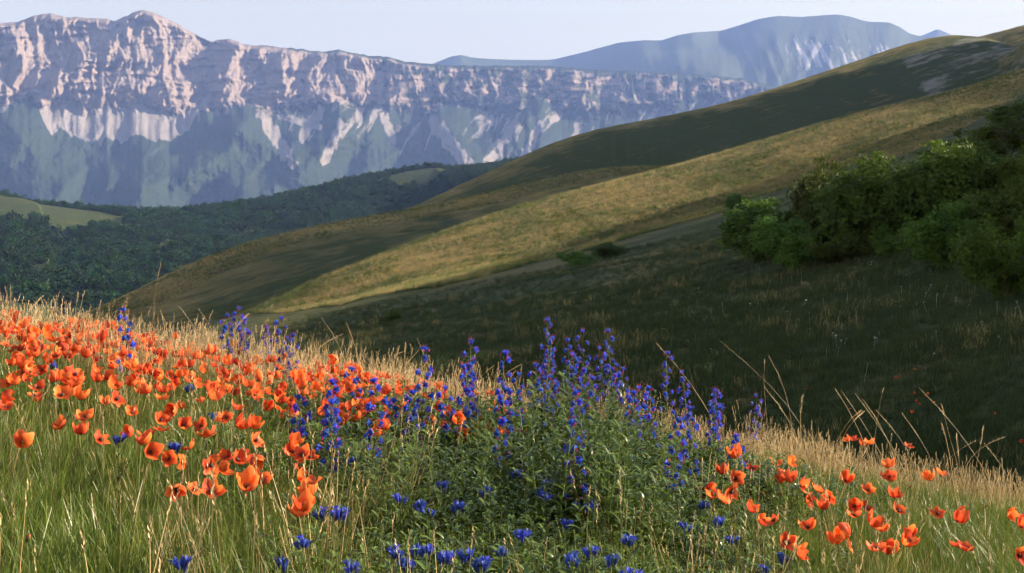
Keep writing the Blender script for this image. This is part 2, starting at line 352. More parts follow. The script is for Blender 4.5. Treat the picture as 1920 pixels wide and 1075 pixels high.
def cliffs(U, V, VC):
    m = 5000 / FPX
    cb = np.interp(U, [-150, 0, 60, 200, 350, 480, 640, 760, 1000, 1250, 1400, 1500], [205, 200, 188, 196, 205, 202, 196, 208, 205, 200, 190, 190]) + 40 * fbm(U / 75, U * 0, 4, 3)
    cl = 1 - sstep(-22, 26, V - cb + 16 * fbm(U / 22, V / 22, 3, 46)); top = sstep(0, 8, V - VC)
    wu = U + 17 * fbm(U / 80, V / 80, 4, 4) ; low = np.clip(V - cb, 0, None)
    cotc = np.interp(U, [0, 400, 700, 1400], [0.55, 0.5, 0.75, 0.95])
    s = m * (cotc * (np.minimum(V, cb) - VC) + 1.45 * low)
    wv = V + 12 * fbm(U / 50, V / 40, 3, 44); big = ridged((wu + 0.3 * (V - 120)) / 110, wv / 170, 3, 5); mid = ridged((wu - 0.15 * V) / 40, wv / 170, 4, 6); sm = fbm(wu / 11, wv / 40, 4, 7); ti = fbm(U / 4.5, V / 6, 3, 8)
    s = s + cl * top * (125 * big + 42 * mid + 17 * sm + 7 * ti) + (1 - cl) * (9 * mid + 5 * sm + 3 * ti) * (1 - sstep(90, 200, low))
    st = noise(U / 160, (V + 0.05 * U + 9 * fbm(U / 60, V / 60, 3, 13)) / 10, 9); s = s + cl * top * 19 * np.tanh(3 * st) * sstep(-.25, .35, fbm(U / 70, V / 40, 3, 45))      # strata ledges
    # spurs and gullies under the walls
    du = U + 30 * fbm(U / 130, V / 100, 3, 10) + 0.35 * low
    s = s + (1 - cl) * sstep(0, 80, low) * (105 * ridged(du / 165, V / 230 + 1.3, 2, 11, .35) + 55 * fbm(U / 60, V / 55, 4, 47)) + (1 - cl) * 20 * fbm((du + 0.2 * low) / 46, V / 60, 5, 12) * sstep(0, 50, low)
    for pts, amp, wd in (([(478, 200), (462, 225), (400, 300), (270, 352)], 230, 52), ([(640, 190), (655, 230), (560, 330), (470, 372)], 220, 52), ([(800, 200), (845, 240), (872, 300)], 170, 40),
                         ([(1010, 200), (960, 250), (900, 300)], 170, 45), ([(0, 205), (70, 300), (110, 345)], 150, 50), ([(960, 175), (985, 215)], 50, 22), ([(350, 190), (545, 300)], 110, 30)):
        s = s + amp * np.exp(-(seg_d(U, V, pts) / wd) ** 1.5) * sstep(-12, 30, V - cb)
    rock = cl * (0.60 + 0.30 * mid + 0.5 * fbm(U / 26, V / 16, 4, 14)) * (0.55 + 0.45 * top) - 0.28 * sstep(560, 900, U) * cl
    rock = rock + 0.2 * cl * (1 - sstep(420, 560, U))
    streak = fbm((U + 0.5 * low + 8 * fbm(U / 40, V / 40, 2, 15)) / 13, V / 90, 3, 16)
    scree = (1 - cl) * np.clip(0.46 + 0.9 * streak - low / 190, 0, 1) * sstep(380, 520, U) + (1 - cl) * np.clip(0.15 + 0.6 * streak - low / 80, 0, 1)
    for pts, wd in (([(492, 212), (512, 250), (545, 302)], 16), ([(640, 232), (610, 300)], 12), ([(805, 215), (830, 250), (872, 305)], 17), ([(965, 235), (905, 322)], 14), ([(1012, 232), (985, 292)], 11), ([(592, 214), (566, 262)], 12), ([(520, 215), (600, 240)], 10), ([(720, 215), (735, 262)], 12), ([(1090, 205), (1075, 270)], 11)):
        scree = np.maximum(scree, (1 - cl) * np.clip(1.15 - seg_d(U, V, pts) / wd + 0.75 * fbm(U / 12, V / 26, 3, 48), 0, 1))
    apron = np.interp(U, [-150, -40, 10, 60, 90, 150, 220, 290, 350, 380], [40, 25, 12, 0, 50, 66, 70, 62, 40, 0]) + 14 * fbm(U / 13, U * 0, 2, 18)
    scree = np.maximum(scree, (1 - cl) * sstep(-5, 8, apron - low) * 1.0)
    return s, dict(rock=rock, scree=scree)
CL = [(-260, 70), (-150, 60), (-60, 52), (0, 42), (28, 42), (60, 31), (95, 25), (122, 32), (150, 33), (195, 35), (215, 40), (240, 28), (265, 17), (300, 29), (340, 50), (375, 70), (390, 78), (425, 72), (460, 84), (490, 85), (560, 92), (600, 97), (635, 94), (690, 104), (730, 107), (757, 116), (800, 120), (850, 123), (950, 123), (1040, 125), (1120, 131), (1220, 134), (1300, 139), (1390, 147), (1450, 162), (1520, 185)]
m_cl = mat_mountain('limestone and woods', (0.185, 0.145, 0.122), (0.30, 0.238, 0.20), (0.02, 0.033, 0.021), (0.042, 0.058, 0.032), (0.19, 0.17, 0.155))
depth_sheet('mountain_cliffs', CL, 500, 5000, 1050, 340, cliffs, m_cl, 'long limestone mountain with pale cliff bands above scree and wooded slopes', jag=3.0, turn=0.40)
def dome(U, V, VC):
    h = V - VC; m = 7200 / FPX
    s = m * (2.2 * h + 0.9 * 60 * (1 - np.exp(-h / 60))) + 70 * ridged((U + 0.4 * h + 25 * fbm(U / 150, V / 120, 2, 22)) / 120, V / 300, 2, 23) * sstep(0, 60, h) + 26 * ridged((U - 0.25 * h) / 34, V / 160, 2, 24) * sstep(10, 50, h)
    s = s + 220 * np.exp(-(seg_d(U, V, [(1290, 64), (1210, 95), (1340, 140)]) / 40) ** 2)
    st = fbm((U - 0.35 * h) / 10, V / 70, 3, 25)
    sc = np.clip(0.35 + 0.9 * st, 0, 1) * sstep(1440, 1490, U) * sstep(24, 50, h) * (1 - sstep(90, 125, h)) 
    return s, dict(rock=0 * U, scree=sc)
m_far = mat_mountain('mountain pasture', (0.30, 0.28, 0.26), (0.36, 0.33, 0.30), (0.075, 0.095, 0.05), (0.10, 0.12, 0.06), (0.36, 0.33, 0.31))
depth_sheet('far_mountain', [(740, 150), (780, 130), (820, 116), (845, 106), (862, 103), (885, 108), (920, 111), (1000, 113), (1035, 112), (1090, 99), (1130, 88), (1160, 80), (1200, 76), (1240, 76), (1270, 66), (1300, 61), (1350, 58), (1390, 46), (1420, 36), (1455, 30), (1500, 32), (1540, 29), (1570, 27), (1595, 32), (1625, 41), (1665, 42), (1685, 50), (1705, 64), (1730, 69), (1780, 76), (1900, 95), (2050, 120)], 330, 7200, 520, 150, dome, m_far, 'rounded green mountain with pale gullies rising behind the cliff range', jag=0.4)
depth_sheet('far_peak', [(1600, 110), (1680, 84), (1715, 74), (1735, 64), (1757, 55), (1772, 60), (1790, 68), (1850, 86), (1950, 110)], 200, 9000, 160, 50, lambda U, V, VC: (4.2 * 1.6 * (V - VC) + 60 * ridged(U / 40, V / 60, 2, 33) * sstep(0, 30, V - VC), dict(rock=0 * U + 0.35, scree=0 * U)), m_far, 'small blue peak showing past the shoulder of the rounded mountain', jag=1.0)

# the air
def haze():
    x0, x1, y0, y1, z0, z1 = -8000, 8000, -400, 15800, -420, 2440
    V = [(x, y, z) for x in (x0, x1) for y in (y0, y1) for z in (z0, z1)]
    F = [(0, 1, 3, 2), (4, 6, 7, 5), (0, 4, 5, 1), (2, 3, 7, 6), (0, 2, 6, 4), (1, 5, 7, 3)]
    me = bpy.data.meshes.new('haze'); me.from_pydata(V, [], F); me.update()
    n = NT('air haze'); v = n.n('ShaderNodeVolumePrincipled', {'Color': (0.28, 0.44, 1.0, 1), 'Density': 6.5e-5, 'Anisotropy': 0.0})
    n.t.links.new(v.outputs[0], n.out.inputs['Volume'])
    o = obj('haze', me, n.mat); tag(o, 'pale blue evening haze lying over the valley and mountains', 'haze', kind='stuff')
haze()

# ------------------------------------------------------------------ scattering (masses only)
def scatter(name, pts, rot, scl, idx, sources, label, cat):
    N = len(pts); me = bpy.data.meshes.new(name); me.vertices.add(N)
    me.vertices.foreach_set('co', np.ascontiguousarray(pts, np.float32).ravel())
    for n_, typ, a in (('rot', 'FLOAT_VECTOR', rot), ('scl', 'FLOAT_VECTOR', scl)):
        at = me.attributes.new(n_, typ, 'POINT'); at.data.foreach_set('vector', np.ascontiguousarray(a, np.float32).ravel())
    at = me.attributes.new('idx', 'INT', 'POINT'); at.data.foreach_set('value', np.ascontiguousarray(idx, np.int32))
    me.update()
    col = bpy.data.collections.new(name + ' kinds')
    for i, m in enumerate(sources): col.objects.link(bpy.data.objects.new('%s_kind_%02d' % (name, i), m))
    g = bpy.data.node_groups.new(name, 'GeometryNodeTree')
    g.interface.new_socket('Geometry', in_out='INPUT', socket_type='NodeSocketGeometry'); g.interface.new_socket('Geometry', in_out='OUTPUT', socket_type='NodeSocketGeometry')
    gi = g.nodes.new('NodeGroupInput'); go = g.nodes.new('NodeGroupOutput'); ip = g.nodes.new('GeometryNodeInstanceOnPoints'); ci = g.nodes.new('GeometryNodeCollectionInfo')
    ci.inputs[0].default_value = col; ci.inputs['Separate Children'].default_value = True; ci.inputs['Reset Children'].default_value = True
    def na(n_, t):
        a = g.nodes.new('GeometryNodeInputNamedAttribute'); a.data_type = t; a.inputs[0].default_value = n_
        return next(o for o in a.outputs if o.enabled and o.name == 'Attribute')
    ip.inputs['Pick Instance'].default_value = True; L = g.links.new
    L(gi.outputs[0], ip.inputs['Points']); L(ci.outputs[0], ip.inputs['Instance']); L(na('idx', 'INT'), ip.inputs['Instance Index'])
    L(na('rot', 'FLOAT_VECTOR'), ip.inputs['Rotation']); L(na('scl', 'FLOAT_VECTOR'), ip.inputs['Scale']); L(ip.outputs[0], go.inputs[0])
    o = obj(name, me); md = o.modifiers.new('spread', 'NODES'); md.node_group = g
    return tag(o, label, cat, kind='stuff')
def rots(N, tilt=0.12):
    return np.stack([rng.normal(0, tilt, N), rng.normal(0, tilt, N), rng.uniform(0, 6.283, N)], -1)
def s3(s): return np.stack([s, s, s], -1)

# leaf clouds for crowns
def crown_mesh(name, seed, rx, rz, nclump, nleaf, leaf, mat, squash=1.0, base=0.0):
    r = np.random.default_rng(seed); V = []; 
    lobes = [(r.normal(0, 0.42 * rx), r.normal(0, 0.42 * rx), base + rz * r.uniform(0.3, 1.2), rx * r.uniform(0.42, 0.72)) for _ in range(8)]
    if base < 0: lobes = [(a, b_, max(c_, rz * .55), d_) for a, b_, c_, d_ in lobes]
    for i in range(nclump):
        lx, ly, lz, lr = lobes[r.integers(8)]
        d = r.normal(0, 1, 3); d /= np.linalg.norm(d); d[2] = d[2] * 0.9 + 0.12
        c = np.array([lx, ly, lz]) + d * lr * r.uniform(0.6, 1.05) * np.array([1, 1, squash])
        c[2] = max(c[2], base + 0.06 * rz)
        cr = lr * r.uniform(0.16, 0.34); k = nleaf
        p = c + r.normal(0, 1, (k, 3)) * cr * np.array([1, 1, 0.75]) * 0.62
        a = r.normal(0, 1, (k, 3)); a[:, 2] *= 0.6; a /= np.linalg.norm(a, axis=1)[:, None]; b = np.cross(a, r.normal(0, 1, (k, 3))); b /= np.linalg.norm(b, axis=1)[:, None]
        s = (leaf * r.uniform(0.6, 1.3, k))[:, None]
        V.append(np.stack([p - a * s, p + b * s * 0.5, p + a * s, p - b * s * 0.5], 1).reshape(-1, 3))
    V = np.concatenate(V); Q = np.arange(len(V)).reshape(-1, 4)
    me = raw_mesh(name, V, Q, None, False); me.materials.append(mat); return me
def build_wood():
    kinds = [crown_mesh('wood_tree_%d' % i, 100 + i, 3.2, 4.2, 64, 14, 0.52, M['wood_crown']) for i in range(5)]
    N = 60000; a = rng.uniform(R(-27), R(4), N); r = np.sqrt(rng.uniform(800 ** 2, 2060 ** 2, N)); X = r * np.sin(a); Y = r * np.cos(a)
    keep = wooded(X, Y) > 0.5; X, Y = X[keep], Y[keep]
    n = fbm(X / 40, Y / 40, 3, 81); keep = rng.uniform(0, 1, len(X)) < 0.75 + 1.2 * n; X, Y = X[keep][:16000], Y[keep][:16000]
    # scattered trees of the pasture and of the field edge
    ex = [px(12, 400, 1400), px(160, 402, 1480), px(170, 402, 1480)]
    Z = heights(X, Y); s = 0.62 + 1.0 * rng.uniform(0, 1, len(X)) ** 2; P = np.stack([X, Y, Z - 1.2], -1)
    sc = s3(s); sc[:, 2] *= rng.uniform(0.85, 1.3, len(X))
    scatter('woodland', P, rots(len(X), 0.05), sc, rng.integers(0, 5, len(X)), kinds, 'dark green wood covering the low hills beyond the spurs', 'wood')
build_wood()

# ------------------------------------------------------------------ placing things on the ground
def on_ground(u, v, h=0.0, y0=1.4, y1=260.0, fn=None):
    """the first point along photo column u where something h metres tall has its top at row v"""
    y = np.geomspace(y0, y1, 1500); x = (u - 960) / FPX * y
    z = (fn or heights)(x, y); vv = HOR - (z + h) / y * FPX
    k = np.nonzero(vv <= v)[0]; i = k[0] if len(k) else int(np.argmin(vv))
    return float(x[i]), float(y[i]), float(z[i])
def fore_ground(x, y): return fore(np.asarray(x, float), np.asarray(y, float))
ORD = ['first', 'second', 'third', 'fourth', 'fifth', 'sixth', 'seventh', 'eighth', 'ninth', 'tenth', 'eleventh', 'twelfth', 'thirteenth', 'fourteenth', 'fifteenth', 'sixteenth', 'seventeenth', 'eighteenth', 'nineteenth', 'twentieth', 'twenty-first', 'twenty-second', 'twenty-third', 'twenty-fourth', 'twenty-fifth', 'twenty-sixth', 'twenty-seventh', 'twenty-eighth', 'twenty-ninth', 'thirtieth']

# ------------------------------------------------------------------ shrubs on the shaded hillside
def limb_mesh(name, seed, h, spread):
    r = random.Random(seed); b = MB()
    for k in range(4):
        a = r.uniform(0, 6.28); q = [Vector((0, 0, -0.3))]
        for i in range(5):
            q.append(q[-1] + Vector((math.cos(a) * spread / 5 * r.uniform(.6, 1.2), math.sin(a) * spread / 5 * r.uniform(.6, 1.2), h / 5)))
            a += r.uniform(-.5, .5)
        b.tube(q, [0.13, 0.11, 0.085, 0.06, 0.04, 0.015], 6)
        for j in (2, 3, 4):
            a2 = r.uniform(0, 6.28); e = q[j] + Vector((math.cos(a2) * .8, math.sin(a2) * .8, .6)); b.tube([q[j], (q[j] + e) / 2 + Vector((0, 0, .1)), e], [0.05, 0.03, 0.01], 5)
    return b.mesh(name, [M['bark']])
shrub_crowns = [crown_mesh('crown', 200 + i, 2.1, 2.0, 230, 90, 0.105, M['crown'], base=0.0) for i in range(4)]
shrub_limbs = [limb_mesh('trunk', 300 + i, 2.9, 1.3) for i in range(3)]
def shrub(u, v, hpx, wpx, label, k, name='shrub', group=None):
    x, y, z = on_ground(u, v, 0.0, 14.0)
    hh = hpx * y / FPX; ww = wpx * y / FPX; e = empty(name, (x, y, z - 0.05), (0, 0, random.uniform(0, 6.28)))
    me_ = shrub_crowns[k % 4]; bb = np.array([v_.co[:] for v_ in me_.vertices]); ex = np.percentile(bb, 99, axis=0) - np.percentile(bb, 1, axis=0); sc = (ww / ex[0], ww / ex[0], hh / np.percentile(bb[:, 2], 99.5))
    obj('crown', shrub_crowns[k % 4], None, e, scl=sc, loc=(0, 0, 0)); obj('trunk', shrub_limbs[k % 3], None, e, scl=sc)
    tag(e, label, 'shrub', group)
for i, (u, v, h, w, lab) in enumerate([
    (1448, 488, 110, 150, 'dark green bush at the downhill end of the thicket'),
    (1528, 470, 158, 150, 'rounded bush whose crown catches sun, second from the thicket\'s downhill end'),
    (1640, 470, 172, 190, 'largest bush of the thicket with bright yellow-green sunlit top'),
    (1722, 440, 115, 130, 'shaded bush filling the gap in the middle of the thicket'),
    (1800, 425, 150, 150, 'sunlit crowned bush uphill of the largest one'),
    (1878, 420, 135, 150, 'bush with pale sunlit tips at the right edge'),
    (1795, 505, 120, 150, 'dark bush standing lower than the sunlit thicket, in front of it'),
    (1890, 560, 150, 170, 'big dark bush rising from the slope at the right edge'),
    (1790, 322, 56, 120, 'dark bush higher up the slope behind the sunlit thicket'),
    (1885, 306, 90, 150, 'tall dark trees\' edge bush at the top of the shaded slope'),
    (1590, 492, 46, 110, 'low dark bramble at the foot of the largest bush'),
    (1690, 478, 50, 90, 'small low bush at the foot of the middle thicket'),
    (1386, 396, 32, 42, 'single small bush alone on the slope left of the thicket'),
    (1090, 500, 30, 80, 'low dark bush lying in the hollow right of the centre'),
    (1142, 484, 28, 56, 'upper of two low bushes in the hollow'),
    (1500, 500, 90, 130, 'shaded front bush at the foot of the downhill end of the thicket'),
    (1580, 455, 105, 130, 'dark bush wedged behind the largest bush'),
    (1850, 470, 95, 150, 'dense dark bush between the sunlit crown and the lower slope'),
    (1905, 480, 140, 150, 'dark bush mass cut by the right edge below pale sunlit tips'),
    (1840, 335, 62, 130, 'dark bush in the middle of the upper thicket'),
    (1915, 250, 60, 120, 'small dark tree topmost at the right edge'),
    (1740, 350, 50, 110, 'low dark scrub at the downhill end of the upper thicket'),
    (736, 606, 26, 46, 'tiny yellow-green bush at the foot of the sunlit spur'),
    (1010, 615, 16, 50, 'flat dark scrub low in the hollow behind the tallest bugloss')]):
    shrub(u, v, h, w, lab, i)

# ------------------------------------------------------------------ grass: blades, clumps
def blade(b, x, y, h, w, bend, az, seg=4, mi=0, t0=0.0, twist=0.3):
    rows = []; ts = []
    dx, dy = math.cos(az), math.sin(az); sx, sy = -dy, dx
    c, s_ = math.cos(twist), math.sin(twist); sx, sy = sx * c - sy * s_, sx * s_ + sy * c
    for i in range(seg + 1):
        t = i / seg; o = bend * t * t; zz = h * (t - 0.25 * (bend / max(h, .01)) * t * t); ww = w * (1 - t ** 1.6) * 0.5 + 0.0003
        px_, py_ = x + dx * o, y + dy * o
        rows.append([(px_ - sx * ww, py_ - sy * ww, zz), (px_ + sx * ww, py_ + sy * ww, zz)]); ts.append(t0 + (1 - t0) * t)
    b.strip(rows, mi, ts)
def seedhead(b, p, d, L, r, mi, rnd):
    p = Vector(p); d = Vector(d).normalized(); a = d.cross(Vector((0.1, 1, 0.3))).normalized(); c = d.cross(a)
    n = max(4, int(L / 0.007))
    for i in range(n):
        q = p + d * L * i / n; an = rnd.uniform(0, 6.28); o = a * math.cos(an) + c * math.sin(an); rr = r * (0.5 + 0.8 * math.sin(math.pi * (i + .7) / (n + .7)))
        e = q + d * 0.010 + o * rr; s_ = d.cross(o) * 0.0022
        b.add([q, q + (e - q) * .55 + s_, e + d * .004, q + (e - q) * .55 - s_], [(0, 1, 2, 3)], mi, [.7, .85, 1, .85])
def clump(name, seed, n, h0, h1, w, rad, bend, mats, heads=0, mixed=0.0):
    r = random.Random(seed); b = MB()
    for i in range(n):
        x, y = r.gauss(0, rad), r.gauss(0, rad); h = r.uniform(h0, h1)
        blade(b, x, y, h, w * r.uniform(.6, 1.3), h * r.uniform(.05, bend), r.uniform(0, 6.28), 4, 1 if r.random() < mixed else 0, twist=r.uniform(-1, 1))
    for i in range(heads):
        x, y = r.gauss(0, rad), r.gauss(0, rad); h = r.uniform(h1 * .95, h1 * 1.35); az = r.uniform(0, 6.28); bd = h * r.uniform(.02, .22); q = []
        for k in range(5):
            t = k / 4; q.append((x + math.cos(az) * bd * t * t, y + math.sin(az) * bd * t * t, h * t))
        b.tube(q, [.0011, .001, .0009, .0008, .0005], 3, len(mats) - 1, [0, .3, .6, .8, 1])
        seedhead(b, q[-1], Vector(q[-1]) - Vector(q[-2]), r.uniform(.03, .07), r.uniform(.002, .006), len(mats) - 1, r)
    return b.mesh(name, mats)
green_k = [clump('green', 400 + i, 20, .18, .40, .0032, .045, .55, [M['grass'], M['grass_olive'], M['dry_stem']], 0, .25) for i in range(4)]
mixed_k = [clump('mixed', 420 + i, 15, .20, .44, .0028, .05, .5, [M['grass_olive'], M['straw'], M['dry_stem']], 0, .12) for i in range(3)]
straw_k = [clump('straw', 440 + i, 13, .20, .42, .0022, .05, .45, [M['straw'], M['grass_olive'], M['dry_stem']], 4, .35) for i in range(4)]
def leafy_stem(b, r, h, n, L, w, x=0, y=0, lean=0.05, mi_s=1, mi_l=0):
    az = r.uniform(0, 6.28); top = Vector((x + math.cos(az) * lean, y + math.sin(az) * lean, h)); base = Vector((x, y, 0))
    b.tube([base, base.lerp(top, .5) + Vector((0.006, -.004, 0)), top], [.0028, .0024, .0015], 4, mi_s, [0, .5, 1])
    for i in range(n):
        t = 0.15 + 0.85 * i / n; p = base.lerp(top, t); a = i * 2.4 + r.uniform(-.5, .5)
        leaf_at(b, p, a, L * r.uniform(.7, 1.15) * (1.0 - .25 * t), w * r.uniform(.8, 1.2), r.uniform(.45, 1.0), mi_l)
def leaf_at(b, p, a, L, w, up, mi=0):
    d = Vector((math.cos(a), math.sin(a), 0)); s_ = Vector((-d.y, d.x, 0)); rows = []; ts = []
    for i in range(6):
        t = i / 5; ww = w * .5 * math.sin(math.pi * min(1, t * .9 + .1)) ** .8 * (1 if t < .99 else .08); c = Vector(p) + d * L * t * math.cos(up) + Vector((0, 0, L * t * math.sin(up) - L * .35 * t * t))
        rows.append([c - s_ * ww + Vector((0, 0, ww * .45)), c, c + s_ * ww + Vector((0, 0, ww * .45))]); ts.append(.2 + .8 * t)
    b.strip(rows, mi, ts)
def under_kind(seed, n, h):
    r = random.Random(seed); b = MB()
    for i in range(n): leafy_stem(b, r, h * r.uniform(.6, 1.1), 13, .085, .017, r.gauss(0, .035), r.gauss(0, .035), .05)
    return b.mesh('leafy', [M['leaf'], M['stem']])
leafy_k = [under_kind(460 + i, 3, .40) for i in range(4)]
def tall_kind(seed):
    r = random.Random(seed); b = MB()
    for i in range(2): leafy_stem(b, r, r.uniform(.62, .85), 26, .105, .019, r.gauss(0, .05), r.gauss(0, .05), .09)
    return b.mesh('tall leafy', [M['bugloss_leaf'], M['stem']])
tall_k = [tall_kind(480 + i) for i in range(4)]

def meadow_points(N, xl, xr, y0, y1, dens):
    y = np.sqrt(rng.uniform(y0 ** 2, y1 ** 2, N)); k = rng.uniform(xl, xr, N); x = k * y + rng.uniform(-1.6, 1.6, N) * 0.9
    keep = rng.uniform(0, 1, N) < dens(x, y); return x[keep], y[keep]
def leaf_zone(x, y):
    """where the broad-leaved clump of gentians and bugloss grows"""
    c = 0.03 * y; return np.exp(-(np.abs(x - c + 0.25 * noise(x, y, 97)) / (0.185 * y)) ** 3) * (1 - sstep(6.6, 7.8, y + 0.7 * noise(x * 1.2, y * 1.2, 91)))
def build_meadow():
    x, y = meadow_points(52000, -0.52, 0.52, 1.6, 14.5, lambda x, y: np.clip(1.05 - 0.72 * leaf_zone(x, y) - 0.75 * sstep(0.2, 2.2, y - crest_y(x)), 0, 1))
    d = y - crest_y(x); n = fbm(x * 1.1, y * 1.1, 3, 92)
    dryp = np.clip(0.03 + 0.92 * sstep(-0.4, 1.2, d + 0.8 * n + 0.45 * sstep(0.5, -2.0, x)) + 0.2 * sstep(.2, .6, n) , 0, 1) * 1.0 + np.where((x < -0.7) & (y < 4.4), .2 * sstep(-.2, .4, n), 0)
    q = rng.uniform(0, 1, len(x)); idx = np.where(q < dryp * .72, 7 + rng.integers(0, 4, len(x)), np.where(q < dryp * .72 + .14, 4 + rng.integers(0, 3, len(x)), rng.integers(0, 4, len(x))))
    s = rng.uniform(.75, 1.15, len(x)) * (1 - .16 * sstep(0.5, 3.5, x)) * (1 + 0.25 * noise(x * 2, y * 2, 93)); s = s * (1 - .22 * sstep(-.5, 1.0, d) * sstep(-2.5, 0, x)) * (1 - .06 * sstep(-1, -3, x) * sstep(-1, .5, d)); sc = s3(s)
    scatter('meadow_grass', np.stack([x, y, fore_ground(x, y) - .01], -1), rots(len(x), .14), sc, idx, green_k + mixed_k + straw_k, 'green and straw coloured meadow grass covering the near slope', 'grass')
    x, y = meadow_points(26000, -0.26, 0.32, 1.7, 7.4, lambda x, y: leaf_zone(x, y) * .62)
    s = rng.uniform(.55, 1.0, len(x)) * (1 + .3 * sstep(4.6, 6.4, y))
    scatter('leafy_undergrowth', np.stack([x, y, fore_ground(x, y) - .01], -1), rots(len(x), .12), s3(s), rng.integers(0, 4, len(x)), leafy_k, 'dense dark lance-leaved undergrowth between the blue flowers', 'undergrowth')
build_meadow()
def build_tall_leaves():
    y = rng.uniform(4.4, 7.4, 5200); x = rng.uniform(-.19, .23, 5200) * y; u = 960 + FPX * x / y
    dens = np.interp(u, [560, 640, 760, 900, 960, 1040, 1180, 1260, 1400, 1440], [0, .10, .14, .16, .22, .28, .24, .13, .08, 0]) * sstep(4.2, 5.4, y) * (1 - sstep(6.9, 7.6, y))
    k = rng.uniform(0, 1, len(x)) < dens; x, y, u = x[k], y[k], u[k]
    s = rng.uniform(.45, 1.02, len(x)) * np.interp(u, [560, 760, 960, 1040, 1180, 1300, 1440], [.6, .75, .85, 1.05, 1.0, .7, .55])
    scatter('leafy_stems', np.stack([x, y, fore_ground(x, y) - .01], -1), rots(len(x), .1), s3(s), rng.integers(0, 4, len(x)), tall_k, 'tall leafy green stems making the body of the bugloss clump', 'undergrowth')
build_tall_leaves()

# rough grass of the shaded hollow and the sunlit spurs
tuft_g = [clump('tuft', 500 + i, 26, .25, .60, .012, .16, .6, [M['grass_shade'], M['grass_olive'], M['straw']], 0, .12) for i in range(3)]
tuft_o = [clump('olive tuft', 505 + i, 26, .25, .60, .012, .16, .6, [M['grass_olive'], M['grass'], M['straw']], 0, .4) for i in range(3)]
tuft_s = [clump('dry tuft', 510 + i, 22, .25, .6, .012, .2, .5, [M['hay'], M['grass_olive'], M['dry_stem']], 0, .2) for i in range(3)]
def build_rough():
    N = 46000; y = np.exp(rng.uniform(math.log(13), math.log(150), N)); x = rng.uniform(-.22, .50, N) * y
    H, zone, _ = terrain(x, y); k = (zone == 1) | (zone == 2) | ((zone == 0) & (y > 12)); x, y, H = x[k], y[k], H[k]
    n = fbm(x / 7, y / 7, 3, 95); idx = np.where(rng.uniform(0, 1, len(x)) < .02 + .4 * n, 3 + rng.integers(0, 3, len(x)), rng.integers(0, 3, len(x)))
    s = rng.uniform(.6, 1.2, len(x)) * (.55 + .45 * sstep(15, 60, y)) * (1 + .6 * n)
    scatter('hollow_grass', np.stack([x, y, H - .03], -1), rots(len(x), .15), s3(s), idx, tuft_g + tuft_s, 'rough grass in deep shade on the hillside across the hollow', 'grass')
    P = []
    for cr, N, w, lo in ((CR_C, 34000, 44, 6), (CR_B, 13000, 13, 7)):
        c = catmull(cr[:lo], 20); i = rng.integers(0, len(c) - 1, N); t = rng.uniform(0, 1, N)[:, None]; p = c[i] * (1 - t) + c[i + 1] * t
        d = c[i + 1] - c[i]; nrm = np.stack([d[:, 1], -d[:, 0]], -1); nrm /= np.linalg.norm(nrm, axis=1)[:, None]
        P.append(p[:, :2] + nrm * (w * rng.uniform(-.12, 1, N) ** 1.0)[:, None])
    P = np.concatenate(P); H = heights(P[:, 0], P[:, 1]); n = fbm((P[:, 0] * .87 + P[:, 1] * .49) / 26, (P[:, 1] * .87 - P[:, 0] * .49) / 4, 3, 96); q = rng.uniform(0, 1, len(P))
    scatter('spur_grass', np.column_stack([P, H - .05]), rots(len(P), .15), s3(rng.uniform(.8, 1.9, len(P))), np.where(q < .40 + 1.3 * n, 3, 0) + rng.integers(0, 3, len(P)), tuft_o + tuft_s, 'golden dry grass on the sunlit backs of the two spurs', 'grass')
build_rough()

# ------------------------------------------------------------------ poppies
def petal_rows(r, k, rad, psi, nu=10, nv=6):
    ph = r.uniform(0, 6.28); a0 = k * math.pi / 2 + r.uniform(-.2, .2); span = r.uniform(1.02, 1.25); psi = psi * r.uniform(.7, 1.3); rr = rad * r.uniform(.92, 1.08) * (1.0 if k % 2 else .95)
    rows = []; ts = []; lift = 0.0 if k % 2 else .002
    for j in range(nv + 1):
        b = j / nv; row = []
        for i in range(nu + 1):
            a = -1 + 2 * i / nu; edge = 1 - .05 * a * a - .16 * a ** 6 + .05 * math.sin(3.2 * a + ph) + .035 * math.sin(11 * a + ph); bb = b * edge
            ps = psi * bb + .17 * bb * bb * math.sin(4.3 * a + ph) + .10 * bb * math.sin(9.5 * a + 2 * ph) + .05 * bb * math.sin(17 * a + 3 * ph)
            rho = rr * (1.0 + .05 * math.sin(6 * a + ph) * bb); th = a0 + a * span * (.55 + .45 * min(1, 1.6 * b))
            rd = rho * (.12 * bb + .88 * math.sin(min(ps, 2.2)) / max(math.sin(min(psi, 1.5)), .3) * .92); z = rho * (1 - math.cos(ps)) * 1.05 + lift
            row.append((rd * math.cos(th), rd * math.sin(th), z))
        rows.append(row); ts.append(b)
    return rows, ts
FORMS = [('wide open', 1.0), ('shallow open', .8), ('cupped', 1.3), ('deeply cupped', 1.5), ('ruffled', 1.15), ('half closed', 1.75), ('flat', .7), ('crumpled', 1.1), ('drooping', 1.9), ('lopsided', 1.25), ('ragged', 1.0), ('loosely cupped', 1.4)]
PET = []; BLOOM = []
for vi, (nm, psi) in enumerate(FORMS):
    r = random.Random(600 + vi); ps = []; whole = MB()
    for k in range(4):
        rows, ts = petal_rows(r, k, .0345, psi); b = MB(); b.strip(rows, 0, ts); ps.append(b.mesh('petal', [M['poppy']])); whole.strip(rows, 0, ts)
    PET.append(ps)
    whole.tube([(0, 0, 0), (0, 0, .006), (0, 0, .011), (0, 0, .012)], [.003, .005, .0055, .001], 7, 1, [0, .4, .8, 1]); BLOOM.append(whole.mesh('bloom', [M['poppy'], M['poppy_pod']]))
